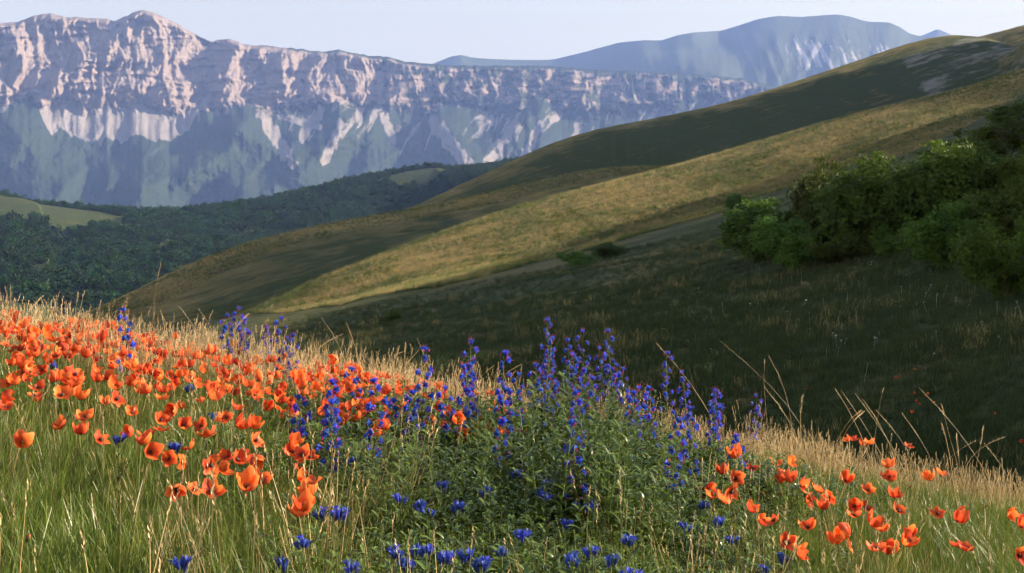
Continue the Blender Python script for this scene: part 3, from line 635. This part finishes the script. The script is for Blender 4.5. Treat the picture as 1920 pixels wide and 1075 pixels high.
pb = MB(); pb.tube([(0, 0, -.002), (0, 0, .004), (0, 0, .010), (0, 0, .0125), (0, 0, .013)], [.002, .0048, .0056, .0056, .0005], 8, 0, [0, .3, .7, .9, 1])
for k in range(22):
    a = k * 2.4; l = .012 + .004 * math.sin(k * 5.1); pb.tube([(0, 0, .001), (math.cos(a) * l * .7, math.sin(a) * l * .7, .009), (math.cos(a) * l, math.sin(a) * l, .012)], [.0004, .0004, .0011], 3, 0, [.9, 1, 1])
POD = pb.mesh('seed_head', [M['poppy_pod']])
STEMS = []
for k in range(6):
    r = random.Random(640 + k); b = MB(); q = []
    for i in range(7):
        t = i / 6; q.append((.03 * math.sin(t * 2.2 + k) * t - .0, .03 * math.cos(t * 1.7 + 2 * k) * t - .03 * t * math.cos(2 * k), t))
    q = [(p[0] - q[-1][0] * t_, p[1] - q[-1][1] * t_, p[2]) for p, t_ in zip(q, [i / 6 for i in range(7)])]
    b.tube(q, .0014, 4, 0, [i / 6 for i in range(7)])
    STEMS.append(b.mesh('stem', [M['stem']]))
budb = MB(); budb.tube([(0, 0, -.001), (0, 0, .005), (0, 0, .012), (0, 0, .018), (0, 0, .022)], [.001, .0055, .0065, .004, .0005], 7, 0, [0, .2, .5, .8, 1]); BUD = budb.mesh('bud', [M['bud']])

POP = [(55,702),(114,713),(140,704),(182,717),(215,728),(217,750),(253,720),(303,737),(70,731),(116,744),(149,750),(9,768),(114,805),(162,785),(152,816),(42,829),(189,827),(301,790),(301,809),(246,818),(277,821),(279,849),(344,799),(380,801),(389,821),(316,860),(358,842),(347,867),(393,873),(441,864),(478,827),(476,855),(445,801),(470,803),(423,785),(439,766),(395,746),(428,735),(501,739),(481,741),(527,757),(568,706),(568,724),(547,832),(547,851),(569,856),(582,860),(562,882),(560,900),(590,908),(329,915),(362,922),(397,926),(463,919),(491,906),(581,933),(562,970),(570,959),(628,737),(425,862),(470,868),(265,835),(410,880),
 (1328,922),(1352,939),(1368,922),(1377,860),(1410,880),(1355,891),(1478,866),(1455,871),(1471,897),(1500,911),(1532,922),(1556,932),(1543,956),(1511,939),(1603,950),(1622,956),(1600,970),(1633,987),(1651,996),(1585,904),(1627,922),(1664,878),(1668,895),(1677,935),(1684,961),(1741,902),(1765,891),(1758,965),(1796,955),(1794,979),(1890,961),(1708,1003),(1695,1022),(1712,1018),(1640,1033),(1666,1040),(1574,1018),(1592,1007),(1590,1023),(1515,992),(1475,1020),(1497,1044),(1453,979),(1427,981),(1409,959),(1798,1027),(1811,1033),(1908,1042),(1916,990),(1629,810),(1618,818),(1598,827),(1589,821),(1704,838),(1380,900),(1480,905),
 (79,568),(5,558),(22,585),(51,582),(5,595),(81,626),(108,588),(131,603),(151,597),(127,610),(211,601),(174,613),(196,614),(217,618),(241,615),(201,628),(190,644),(172,632),(61,653),(63,671),(137,658),(235,665),(207,682),(231,685),(245,691),(278,650),(297,671),(282,636),(264,636),(286,706),(305,704),(395,645),(481,645),(340,688),(354,690),(633,669),(575,712),(12,650),(30,600),(95,640),(20,720),(38,690),(2,740)]
r = random.Random(9)
def crest_v(u): return np.interp(u, [0, 250, 500, 700, 1000, 1400, 1920], [568, 600, 632, 678, 745, 830, 905])
extra = []
while len(extra) < 128:
    u = r.uniform(-30, 760) if r.random() < .72 else r.uniform(640, 1010); v = float(crest_v(u)) + abs(r.gauss(0, 62 if u < 640 else 48)) + 12
    if v < 770 + (60 if u > 640 else 0): extra.append((u, v))
PLACES = [(80, 'beside the left edge'), (170, 'under the pale pasture at left'), (300, 'left of the tall bare stalk'), (420, 'below the tall bare stalk'), (520, 'left of the dark leafy clump'), (640, 'at the left margin of the leafy clump'), (1010, 'behind the gentians and bugloss'), (1420, 'at the right margin of the leafy clump'), (1560, 'just right of the last bugloss spike'), (1690, 'in the middle of the right meadow'), (1790, 'below the dry right crest'), (5000, 'beside the right edge')]
LEVELS = [(640, 'high on the crest'), (700, 'just under the crest'), (760, 'in the upper meadow'), (830, 'in the middle meadow'), (900, 'halfway down'), (980, 'low down'), (2000, 'at the bottom')]
def where(u, v): return next(n for k, n in PLACES if u < k), next(n for k, n in LEVELS if v < k)
cells = {}
for i, (u, v) in enumerate(POP + extra): cells.setdefault(where(u, v), []).append((u, v, i))
for (pl, lv), L in cells.items():
    L.sort()
    for k, (u, v, i) in enumerate(L):
        rr = random.Random(1000 + i); h = rr.uniform(.43, .52) if v > 720 else rr.uniform(.38, .5)
        x, y, z = on_ground(u, v, h, 1.9, 13, fore_ground); vi = rr.randrange(12); near = y < 6.3
        e = empty('poppy', (x, y, z), (0, 0, 0)); s_ = rr.uniform(.86, 1.22) * (1.06 if i < len(POP) else .92) * (1.1 if y > 5.2 else 1)
        # most blooms tip towards the light or towards the viewer
        tilt = abs(rr.gauss(.7, .5)); az = rr.choice([rr.gauss(-.2, .7), rr.gauss(-1.2, .8), rr.uniform(0, 6.28)])
        q = Vector((math.cos(az) * math.sin(tilt), math.sin(az) * math.sin(tilt), math.cos(tilt))).to_track_quat('Z', 'Y') @ Euler((0, 0, rr.uniform(0, 6.28))).to_quaternion(); eu = q.to_euler()
        obj('stem', STEMS[rr.randrange(6)], None, e, rot=(0, 0, rr.uniform(0, 6.28)), scl=(1.0, 1.0, h))
        if near:
            for pm in PET[vi]: obj('petal', pm, None, e, loc=(0, 0, h), rot=eu, scl=s_)
            obj('seed_head', POD, None, e, loc=(0, 0, h), rot=eu, scl=s_)
        else: obj('bloom', BLOOM[vi], None, e, loc=(0, 0, h), rot=eu, scl=s_)
        if len(L) <= 26: lab, grp = '%s poppy from left %s, %s' % (ORD[k], lv, pl), None
        else: lab, grp = 'poppy in the thick drift %s, %s' % (lv, pl), 'poppies in the drift %s, %s' % (lv, pl)
        tag(e, lab, 'poppy', grp or 'orange poppies of the meadow')
for k, (u, v, lab) in enumerate([(456, 938, 'closed reddish poppy bud below the lower left poppy cluster'), (50, 1018, 'red poppy bud alone near the bottom left corner'), (1429, 930, 'brown poppy bud standing just right of the leafy clump'), (1705, 915, 'dark nodding poppy bud in the right meadow'), (88, 582, 'dark poppy bud standing on the crest at far left')]):
    x, y, z = on_ground(u, v, .42, 1.9, 13, fore_ground); e = empty('poppy_bud', (x, y, z)); obj('stem', STEMS[k], None, e, scl=(1, 1, .42)); obj('bud', BUD, None, e, loc=(0, 0, .42), rot=(.5 * k - .6, .3, 0), scl=1.15); tag(e, lab, 'flower bud')

# ------------------------------------------------------------------ viper's bugloss
def funnel(rad, L, n=10, lob=.25, mi=0):
    b = MB(); rows = []; ts = []
    for j in range(6):
        t = j / 5; row = []
        for i in range(n + 1):
            a = 2 * math.pi * i / n; pet = 1 + lob * t * t * math.cos(5 * a); rr = rad * (.16 + .84 * t ** 1.7) * pet; row.append((rr * math.cos(a), rr * math.sin(a), L * (t - .1 * t * t + .12 * t * t * math.cos(a))))
        rows.append(row); ts.append(t)
    b.strip(rows, mi, ts); return b
FB = []
for k in range(4):
    rr = random.Random(700 + k); b = MB()
    for j in range(2):
        f = funnel(.0095 * rr.uniform(.85, 1.15), .019, 10); m = Matrix.Translation((rr.uniform(-.006, .006), rr.uniform(-.006, .006), rr.uniform(-.003, .004))) @ Euler((rr.uniform(-.5, .5), rr.uniform(-.5, .5), rr.uniform(0, 6))).to_matrix().to_4x4()
        b.add([m @ Vector(v) for v in f.v], f.f, 0, f.t)
        for q in range(2):
            a = q * 3.1 + rr.random(); p = [m @ Vector((0, 0, .006)), m @ Vector((.003 * math.cos(a), .003 * math.sin(a), .018)), m @ Vector((.006 * math.cos(a), .006 * math.sin(a), .028))]; b.tube(p, [.0004, .0004, .0009], 3, 1, [.5, .7, 1])
    for q in range(2):
        c = Vector((rr.uniform(-.012, .012), rr.uniform(-.012, .012), rr.uniform(-.002, .006))); b.tube([c, c + Vector((0, 0, .006)), c + Vector((0, 0, .011))], [.001, .0028, .0006], 5, 1, [.2, .6, 1])
    FB.append(b.mesh('flower', [M['bugloss'], M['stamen']]))
def bugloss_body(seed, h):
    rr = random.Random(seed); b = MB(); sp = []
    q = [Vector((.02 * math.sin(t * 3 + seed), .02 * math.cos(t * 2.5 + seed) - .02, h * t)) for t in [i / 6 for i in range(7)]]
    b.tube(q, [.0045, .004, .0038, .0034, .003, .0024, .0015], 5, 1, [i / 6 for i in range(7)])
    st = b.mesh('stem', [M['bugloss_leaf'], M['stem']]); b = MB()
    def at(t): f = t * 6; i = min(5, int(f)); return q[i].lerp(q[i + 1], f - i)
    for i in range(46):
        t = .08 + .8 * i / 46; leaf_at(b, at(t), i * 2.4 + rr.uniform(-.4, .4), .10 * (1.2 - .9 * t) * rr.uniform(.8, 1.2), .014, rr.uniform(.4, .9))
    for i in range(60):                                     # bristly calyces and bracts of the flowering part
        t = .45 + .55 * i / 60; p = at(t); a = i * 2.4; o = Vector((math.cos(a), math.sin(a), .35)) * .016 * (1.5 - t)
        leaf_at(b, p + o * rr.uniform(.2, .9), a + rr.uniform(-.6, .6), .022 * rr.uniform(.7, 1.2), .0042, rr.uniform(.3, 1.2))
    fo = b.mesh('foliage', [M['bugloss_leaf']])
    for i in range(14):
        t = .52 + .48 * i / 14; a = i * 2.4 + rr.uniform(-.4, .4); d = Vector((math.cos(a), math.sin(a), rr.uniform(.2, .7))); sp.append((at(t) + d * (.012 + .018 * (1 - t)), d.to_track_quat('Z', 'Y').to_euler(), rr.uniform(.85, 1.25)))
    sp.append((at(1.0), (0, 0, 0), 1.1)); return st, fo, sp
BB = [bugloss_body(720 + i, 1.0) for i in range(5)]
SPK = [(1030,603,.84),(1012,640,.74),(1066,642,.72),(1100,628,.78),(1152,612,.82),(1085,668,.68),(1132,655,.70),(1168,700,.6),(1255,662,.74),(1297,698,.64),(1332,735,.56),(1344,748,.52),(1411,738,.56),(862,645,.74),(797,662,.70),(942,668,.68),(880,692,.64),(905,688,.62),(598,722,.56),(695,720,.60),(438,582,.62),(425,598,.58),(455,602,.56),(488,608,.54),(525,595,.60),(540,618,.52),(245,588,.6),(632,765,.5),(556,748,.5),(775,742,.52),(1378,822,.45),(1045,712,.62),(962,712,.6),(1118,715,.62),(1200,745,.52),(845,735,.55),(1150,690,.6),(1090,745,.5),(1180,735,.55),(1290,770,.45),(925,740,.5),(730,760,.45),(1240,790,.42),(1085,800,.42),(990,690,.6),(1228,735,.5),(665,700,.5)]
SPK = [(a, b_, max(c_ * 1.2, .74) if b_ > 695 and 850 < a < 1370 else c_ * 1.2) for a, b_, c_ in SPK]; SPK.sort()
for k, (u, v, h) in enumerate(SPK):
    x, y, z = on_ground(u, v, h, 2.4, 12, fore_ground); rr = random.Random(900 + k); st, fo, sp = BB[k % 5]
    e = empty('bugloss', (x, y, z), (rr.uniform(-.06, .06), rr.uniform(-.06, .06), rr.uniform(0, 6.28)))
    obj('stem', st, None, e, scl=(1, 1, h)); obj('foliage', fo, None, e, scl=(1, 1, h))
    for p, eu, s_ in sp: obj('flower', FB[rr.randrange(4)], None, e, loc=(p[0], p[1], p[2] * h), rot=eu, scl=s_ * 1.5)
    if k < 26: lab = 'purple-blue bugloss spike, %s from the left of all the spikes' % ORD[k]
    else: lab = 'purple-blue bugloss spike, %s from the right of all the spikes' % ORD[len(SPK) - 1 - k]
    if (u, v) == (1030, 603): lab = 'tallest purple-blue bugloss spike, standing highest above the clump'
    if (u, v) == (1411, 738): lab = 'lone slender bugloss spike right of the leafy clump before dark grass'
    if (u, v) == (245, 588): lab = 'single small bugloss spike on the dry crest at far left'
    tag(e, lab, 'flower', 'bugloss spikes of the meadow')

# ------------------------------------------------------------------ gentians
def trumpet(seed):
    rr = random.Random(seed); b = MB(); rows = []; ts = []; n = 20; L = .044 * rr.uniform(.9, 1.1)
    for j in range(8):
        t = j / 7; row = []
        for i in range(n + 1):
            a = 2 * math.pi * i / n; lobe = abs(math.cos(2.5 * a)) ; fl = max(0, t - .68) / .32
            rad = .0035 + .0065 * min(1, t / .6) + fl * fl * .013 * (lobe - .15); z = L * min(t, .72 + .28 * t) * 1 + fl * (L * .20 * lobe - .008 * (1 - lobe)) - fl * fl * .005 * lobe
            row.append((rad * math.cos(a), rad * math.sin(a), z))
        rows.append(row); ts.append(t)
    b.strip(rows, 0, ts); return b.mesh('flower', [M['gentian']])
TR = [trumpet(800 + i) for i in range(3)]
tb = MB(); tb.tube([(0, 0, 0), (0, 0, .012), (0, 0, .028), (0, 0, .040), (0, 0, .046)], [.003, .0065, .0075, .004, .0006], 8, 0, [0, .4, .7, .9, 1]); TRB = tb.mesh('flower_bud', [M['gentian']])
lb = MB(); leaf_at(lb, (0, 0, 0), 0, .08, .016, .75); LEAF = lb.mesh('leaf', [M['leaf']])
gs = MB(); gs.tube([(0, 0, 0), (.006, .004, .5), (0, 0, 1)], [.0028, .0025, .002], 5, 0, [0, .5, 1]); GSTEM = gs.mesh('stem', [M['stem']])
GEN = [(960,872,5),(827,896,4),(758,918,3),(789,926,4),(807,940,2),(853,930,5),(914,902,4),(1017,912,6),(1022,890,4),(1114,900,5),(1154,858,4),(1165,895,4),(1208,903,3),(1103,932,4),(1059,962,5),(982,984,5),(739,1013,6),(776,1005,3),(796,1006,4),(835,1022,5),(761,1037,4),(879,1022,5),(908,1030,6),(949,1013,3),(1079,1030,4),(1149,1030,3),(1176,994,4),(1103,1012,3),(666,1040,4),(658,848,4),(1178,1054,4),(1206,1062,5),(693,722,4),(358,715,5),(395,766,4),(220,805,3),(323,822,3),(625,940,5),(558,998,5),(533,1032,3),(342,1035,4),(105,672,5),(115,696,4),(1326,934,4),(1346,962,4),(1293,968,3),(1380,995,3),(1465,1028,4),(1427,1045,2),(1190,780,4),(1000,755,4),(975,770,3),(560,780,3),(1010,905,3),(600,945,3)]
gcell = {}
for t in GEN:
    u, v = t[:2]; pl = 'among the poppies left of the leafy clump' if u < 540 else 'in the left part of the leafy clump' if u < 840 else 'in the middle of the leafy clump' if u < 1090 else 'in the right part of the leafy clump' if u < 1250 else 'at the right margin of the leafy clump'
    lv = 'high up' if v < 860 else 'midway down' if v < 960 else 'at the bottom'
    gcell.setdefault((lv, pl), []).append(t)
for (lv, pl), L in gcell.items():
    L.sort()
    for k, (u, v, nf) in enumerate(L):
        rr = random.Random(int(u * 7 + v)); h = rr.uniform(.40, .50); x, y, z = on_ground(u, v, h, 1.9, 11, fore_ground)
        e = empty('gentian', (x, y, z), (rr.uniform(-.05, .05), rr.uniform(-.05, .05), rr.uniform(0, 6.28))); hs = h - .055
        obj('stem', GSTEM, None, e, scl=(1, 1, hs))
        for j in range(7):
            for s_ in (0, 1):
                t = .2 + .8 * j / 6; obj('leaf', LEAF, None, e, loc=(0, 0, hs * t), rot=(rr.uniform(-.25, .25), rr.uniform(-.35, .2), j * 1.57 + s_ * math.pi + rr.uniform(-.3, .3)), scl=rr.uniform(.75, 1.15))
        for j in range(nf):
            a = j * 6.28 / nf + rr.uniform(-.4, .4); tl = rr.uniform(.15, .6) if nf > 1 else .1; off = .012
            eu = (Euler((0, tl, 0)).to_matrix().to_4x4()); q = (Matrix.Rotation(a, 4, 'Z') @ eu).to_euler()
            obj('flower', TR[rr.randrange(3)], None, e, loc=(off * math.cos(a), off * math.sin(a), hs - .004 + rr.uniform(-.012, .008)), rot=q, scl=rr.uniform(.6, .88))
        obj('flower_bud', TRB, None, e, loc=(0, 0, hs), rot=(rr.uniform(-.2, .2), rr.uniform(-.2, .2), 0), scl=rr.uniform(.65, .9))
        tag(e, 'blue gentian %s, %s from left %s' % (lv, ORD[k], pl), 'gentian', 'blue gentians of the meadow')

# ------------------------------------------------------------------ tall dry stalks on the crest
def stalk(seed, h, bend, az, head, hr, spikelets=0):
    rr = random.Random(seed); b = MB(); q = [Vector((math.cos(az) * (bend * t ** 2.6 + .03 * math.sin(5 * t + seed)) * h, math.sin(az) * bend * t ** 2.2 * h * .4, h * (t - .35 * bend * t ** 3))) for t in [i / 9 for i in range(10)]]
    b.tube(q, [.0021, .002, .002, .0019, .0018, .0017, .0015, .0012, .001, .0007], 4, 0, [i / 9 for i in range(10)]); st = b.mesh('stalk', [M['dry_stem']])
    b = MB(); d = (q[-1] - q[-2]).normalized(); n = int(head / .0055)
    for i in range(n):
        p = q[-1] - d * head * (1 - i / n) * .9 if i < n * .9 else q[-1]; k = max(0, min(8, int(9 - (head * (1 - i / n)) / (h / 9)))); f = 9 - (head * (1 - i / n)) / (h / 9); f = max(0, min(8.999, f)); k = int(f); p = q[k].lerp(q[k + 1], f - k)
        a = i * 2.2; o = Vector((math.cos(a), math.sin(a), .6)).normalized(); L = hr * (.55 + .6 * math.sin(math.pi * (i + 1) / (n + 1))); s_ = o.cross(d).normalized() * .0022
        b.add([p, p + o * L * .5 + d * .004 + s_, p + o * L + d * .009, p + o * L * .5 + d * .004 - s_], [(0, 1, 2, 3)], 0, [.8, .9, 1, .9])
    return st, b.mesh('seed_head', [M['dry_stem']])
TALL = [(295,433,1.0,.02,0,.10,.003,'tallest straight dry stalk rising against the dark woods at left'),(1345,655,.72,-.45,.0,.06,.006,'bent dry grass stalk arching over between bugloss spikes'),(1490,645,.80,-.18,0,.14,.004,'long thin dry stalk leaning away from the bugloss, against the dark hollow'),(1505,672,.78,-.55,0,.10,.005,'dry stalk sloping strongly to the upper left beside the long thin one'),(1565,705,.62,.25,0,.10,.009,'branching dry grass head right of the sloping stalk'),(1500,710,.62,.05,0,.12,.010,'thick seeded dry stalk at the foot of the long thin one'),(1798,730,.66,-.12,0,.06,.006,'dry stalk with a short drooping head above the right crest'),(1845,740,.66,-.5,0,.12,.005,'dry stalk leaning left near the right edge'),(1832,760,.58,.03,0,.12,.006,'upright seeded stalk left of the leaning stalk at right edge'),(1890,825,.4,-.3,0,.06,.008,'short pale drooping grass head beside the right edge'),(1630,665,.78,.1,0,.04,.003,'hair thin stalk standing alone above the middle of the right crest'),(1432,620,.85,.03,0,.03,.003,'hair thin dark stalk just right of the leafy clump'),(42,478,.66,.2,0,.12,.010,'feathery grass head at far left against the woods'),(28,500,.62,-.1,0,.12,.008,'upright grass head left of the feathery one on the crest'),(65,497,.60,.45,0,.10,.007,'arching grass stalk right of the feathery head at far left'),(8,492,.62,.05,0,.06,.006,'thin grass stalk touching the left edge above the crest'),(108,518,.55,-.15,0,.08,.006,'short grass head on the crest below the left woods'),(218,500,.68,.1,0,.08,.006,'thin stalk with knotted head left of the tallest stalk'),(360,560,.6,.5,0,.08,.006,'arching stalk right of the tallest stalk'),(380,525,.68,.2,0,.05,.005,'thin stalk before the middle spur right of the tallest stalk')]
rr = random.Random(77)
for i in range(32):
    u = rr.uniform(380, 1000) if i < 20 else rr.uniform(1440, 1915); v = float(crest_v(u)) - rr.uniform(30, 100)
    TALL.append((u, v, rr.uniform(.5, .64), rr.uniform(-.35, .35), 0, rr.uniform(.05, .13), rr.uniform(.003, .009), None))
rest = sorted([t for t in TALL if t[7] is None])
for i, t in enumerate(TALL):
    u, v, h, bend, az, hd, hr, lab = t; h = h + (.16 if u > 400 else .05); hd *= 1.2; hr *= 2.0; bend = bend * 1.5; hv = h * (1 - .35 * abs(bend)); x, y, z = on_ground(u - bend * 40, v, hv, 3.0, 12, fore_ground); st, he = stalk(950 + i, h, bend, az, hd, hr)
    e = empty('grass_stalk', (x, y, z - .02)); obj('stalk', st, None, e); obj('seed_head', he, None, e)
    if lab is None:
        k = rest.index(t); lab = '%s of the plain seeded stalks along the crest, counted from the %s' % ((ORD[k], 'left') if k < 20 else (ORD[len(rest) - 1 - k], 'right'))
    tag(e, lab, 'grass stalk', 'dry stalks along the crest')

# ------------------------------------------------------------------ flowers too small to count in the shade
ub = MB()
for i in range(16):
    a = i * 2.4; rr_ = .05 * math.sqrt(i / 16); ub.add([(rr_ * math.cos(a) + dx, rr_ * math.sin(a) + dy, .5 + .01 * math.cos(i)) for dx, dy in ((-.012, 0), (0, -.012), (.012, 0), (0, .012))], [(0, 1, 2, 3)])
ub.tube([(0, 0, 0), (0, 0, .5)], .003, 3); UMB = ub.mesh('umbel', [M['white']])
def build_specks():
    P = []; 
    for (u, v, su, sv, n) in ((1440, 560, 70, 22, 24), (1560, 490, 60, 20, 16), (1300, 585, 20, 10, 10), (1540, 625, 50, 14, 14), (1700, 555, 60, 14, 22), (1650, 510, 80, 20, 14), (1850, 590, 40, 20, 10), (1400, 520, 60, 20, 12), (1320, 640, 60, 40, 8), (1700, 640, 100, 40, 10)):
        for _ in range(n):
            x, y, z = on_ground(rng.normal(u, su), rng.normal(v, sv), .4, 14, 200); P.append((x, y, z))
    P = np.array(P); scatter('white_flowers', P, rots(len(P), .2), s3(rng.uniform(.5, 1.1, len(P))), np.zeros(len(P)), [UMB], 'tiny white umbels dotted over the shaded slope', 'wildflowers')
    P = []
    for _ in range(14):
        u, v = rng.normal(1740, 130), rng.normal(758, 26); P.append(on_ground(u, v, .4, 13, 80))
    P = np.array(P); P[:, 2] += .42; scatter('shaded_poppies', P, rots(len(P), .6), s3(rng.uniform(.8, 1.3, len(P))), rng.integers(0, 12, len(P)), BLOOM, 'dim red poppies far down in the shade at lower right', 'wildflowers')
build_specks()
def build_drift():
    P = []; S = []
    while len(P) < 380:
        u = rng.uniform(-30, 720) if rng.uniform() < .86 else rng.uniform(700, 1010); v = float(crest_v(u)) + abs(rng.normal(0, 66)) + 16
        if v > 800 + (40 if u > 700 else 0): continue
        x, y, z = on_ground(u, v, .4, 1.9, 13, fore_ground)
        if y < 5.2: continue
        P.append((x, y, z + .4))
    P = np.array(P); scatter('poppy_drift', P, rots(len(P), .7), s3(rng.uniform(.75, 1.2, len(P))), rng.integers(0, 12, len(P)), BLOOM, 'mass of small far poppies merging into an orange drift under the left crest', 'wildflowers')
build_drift()
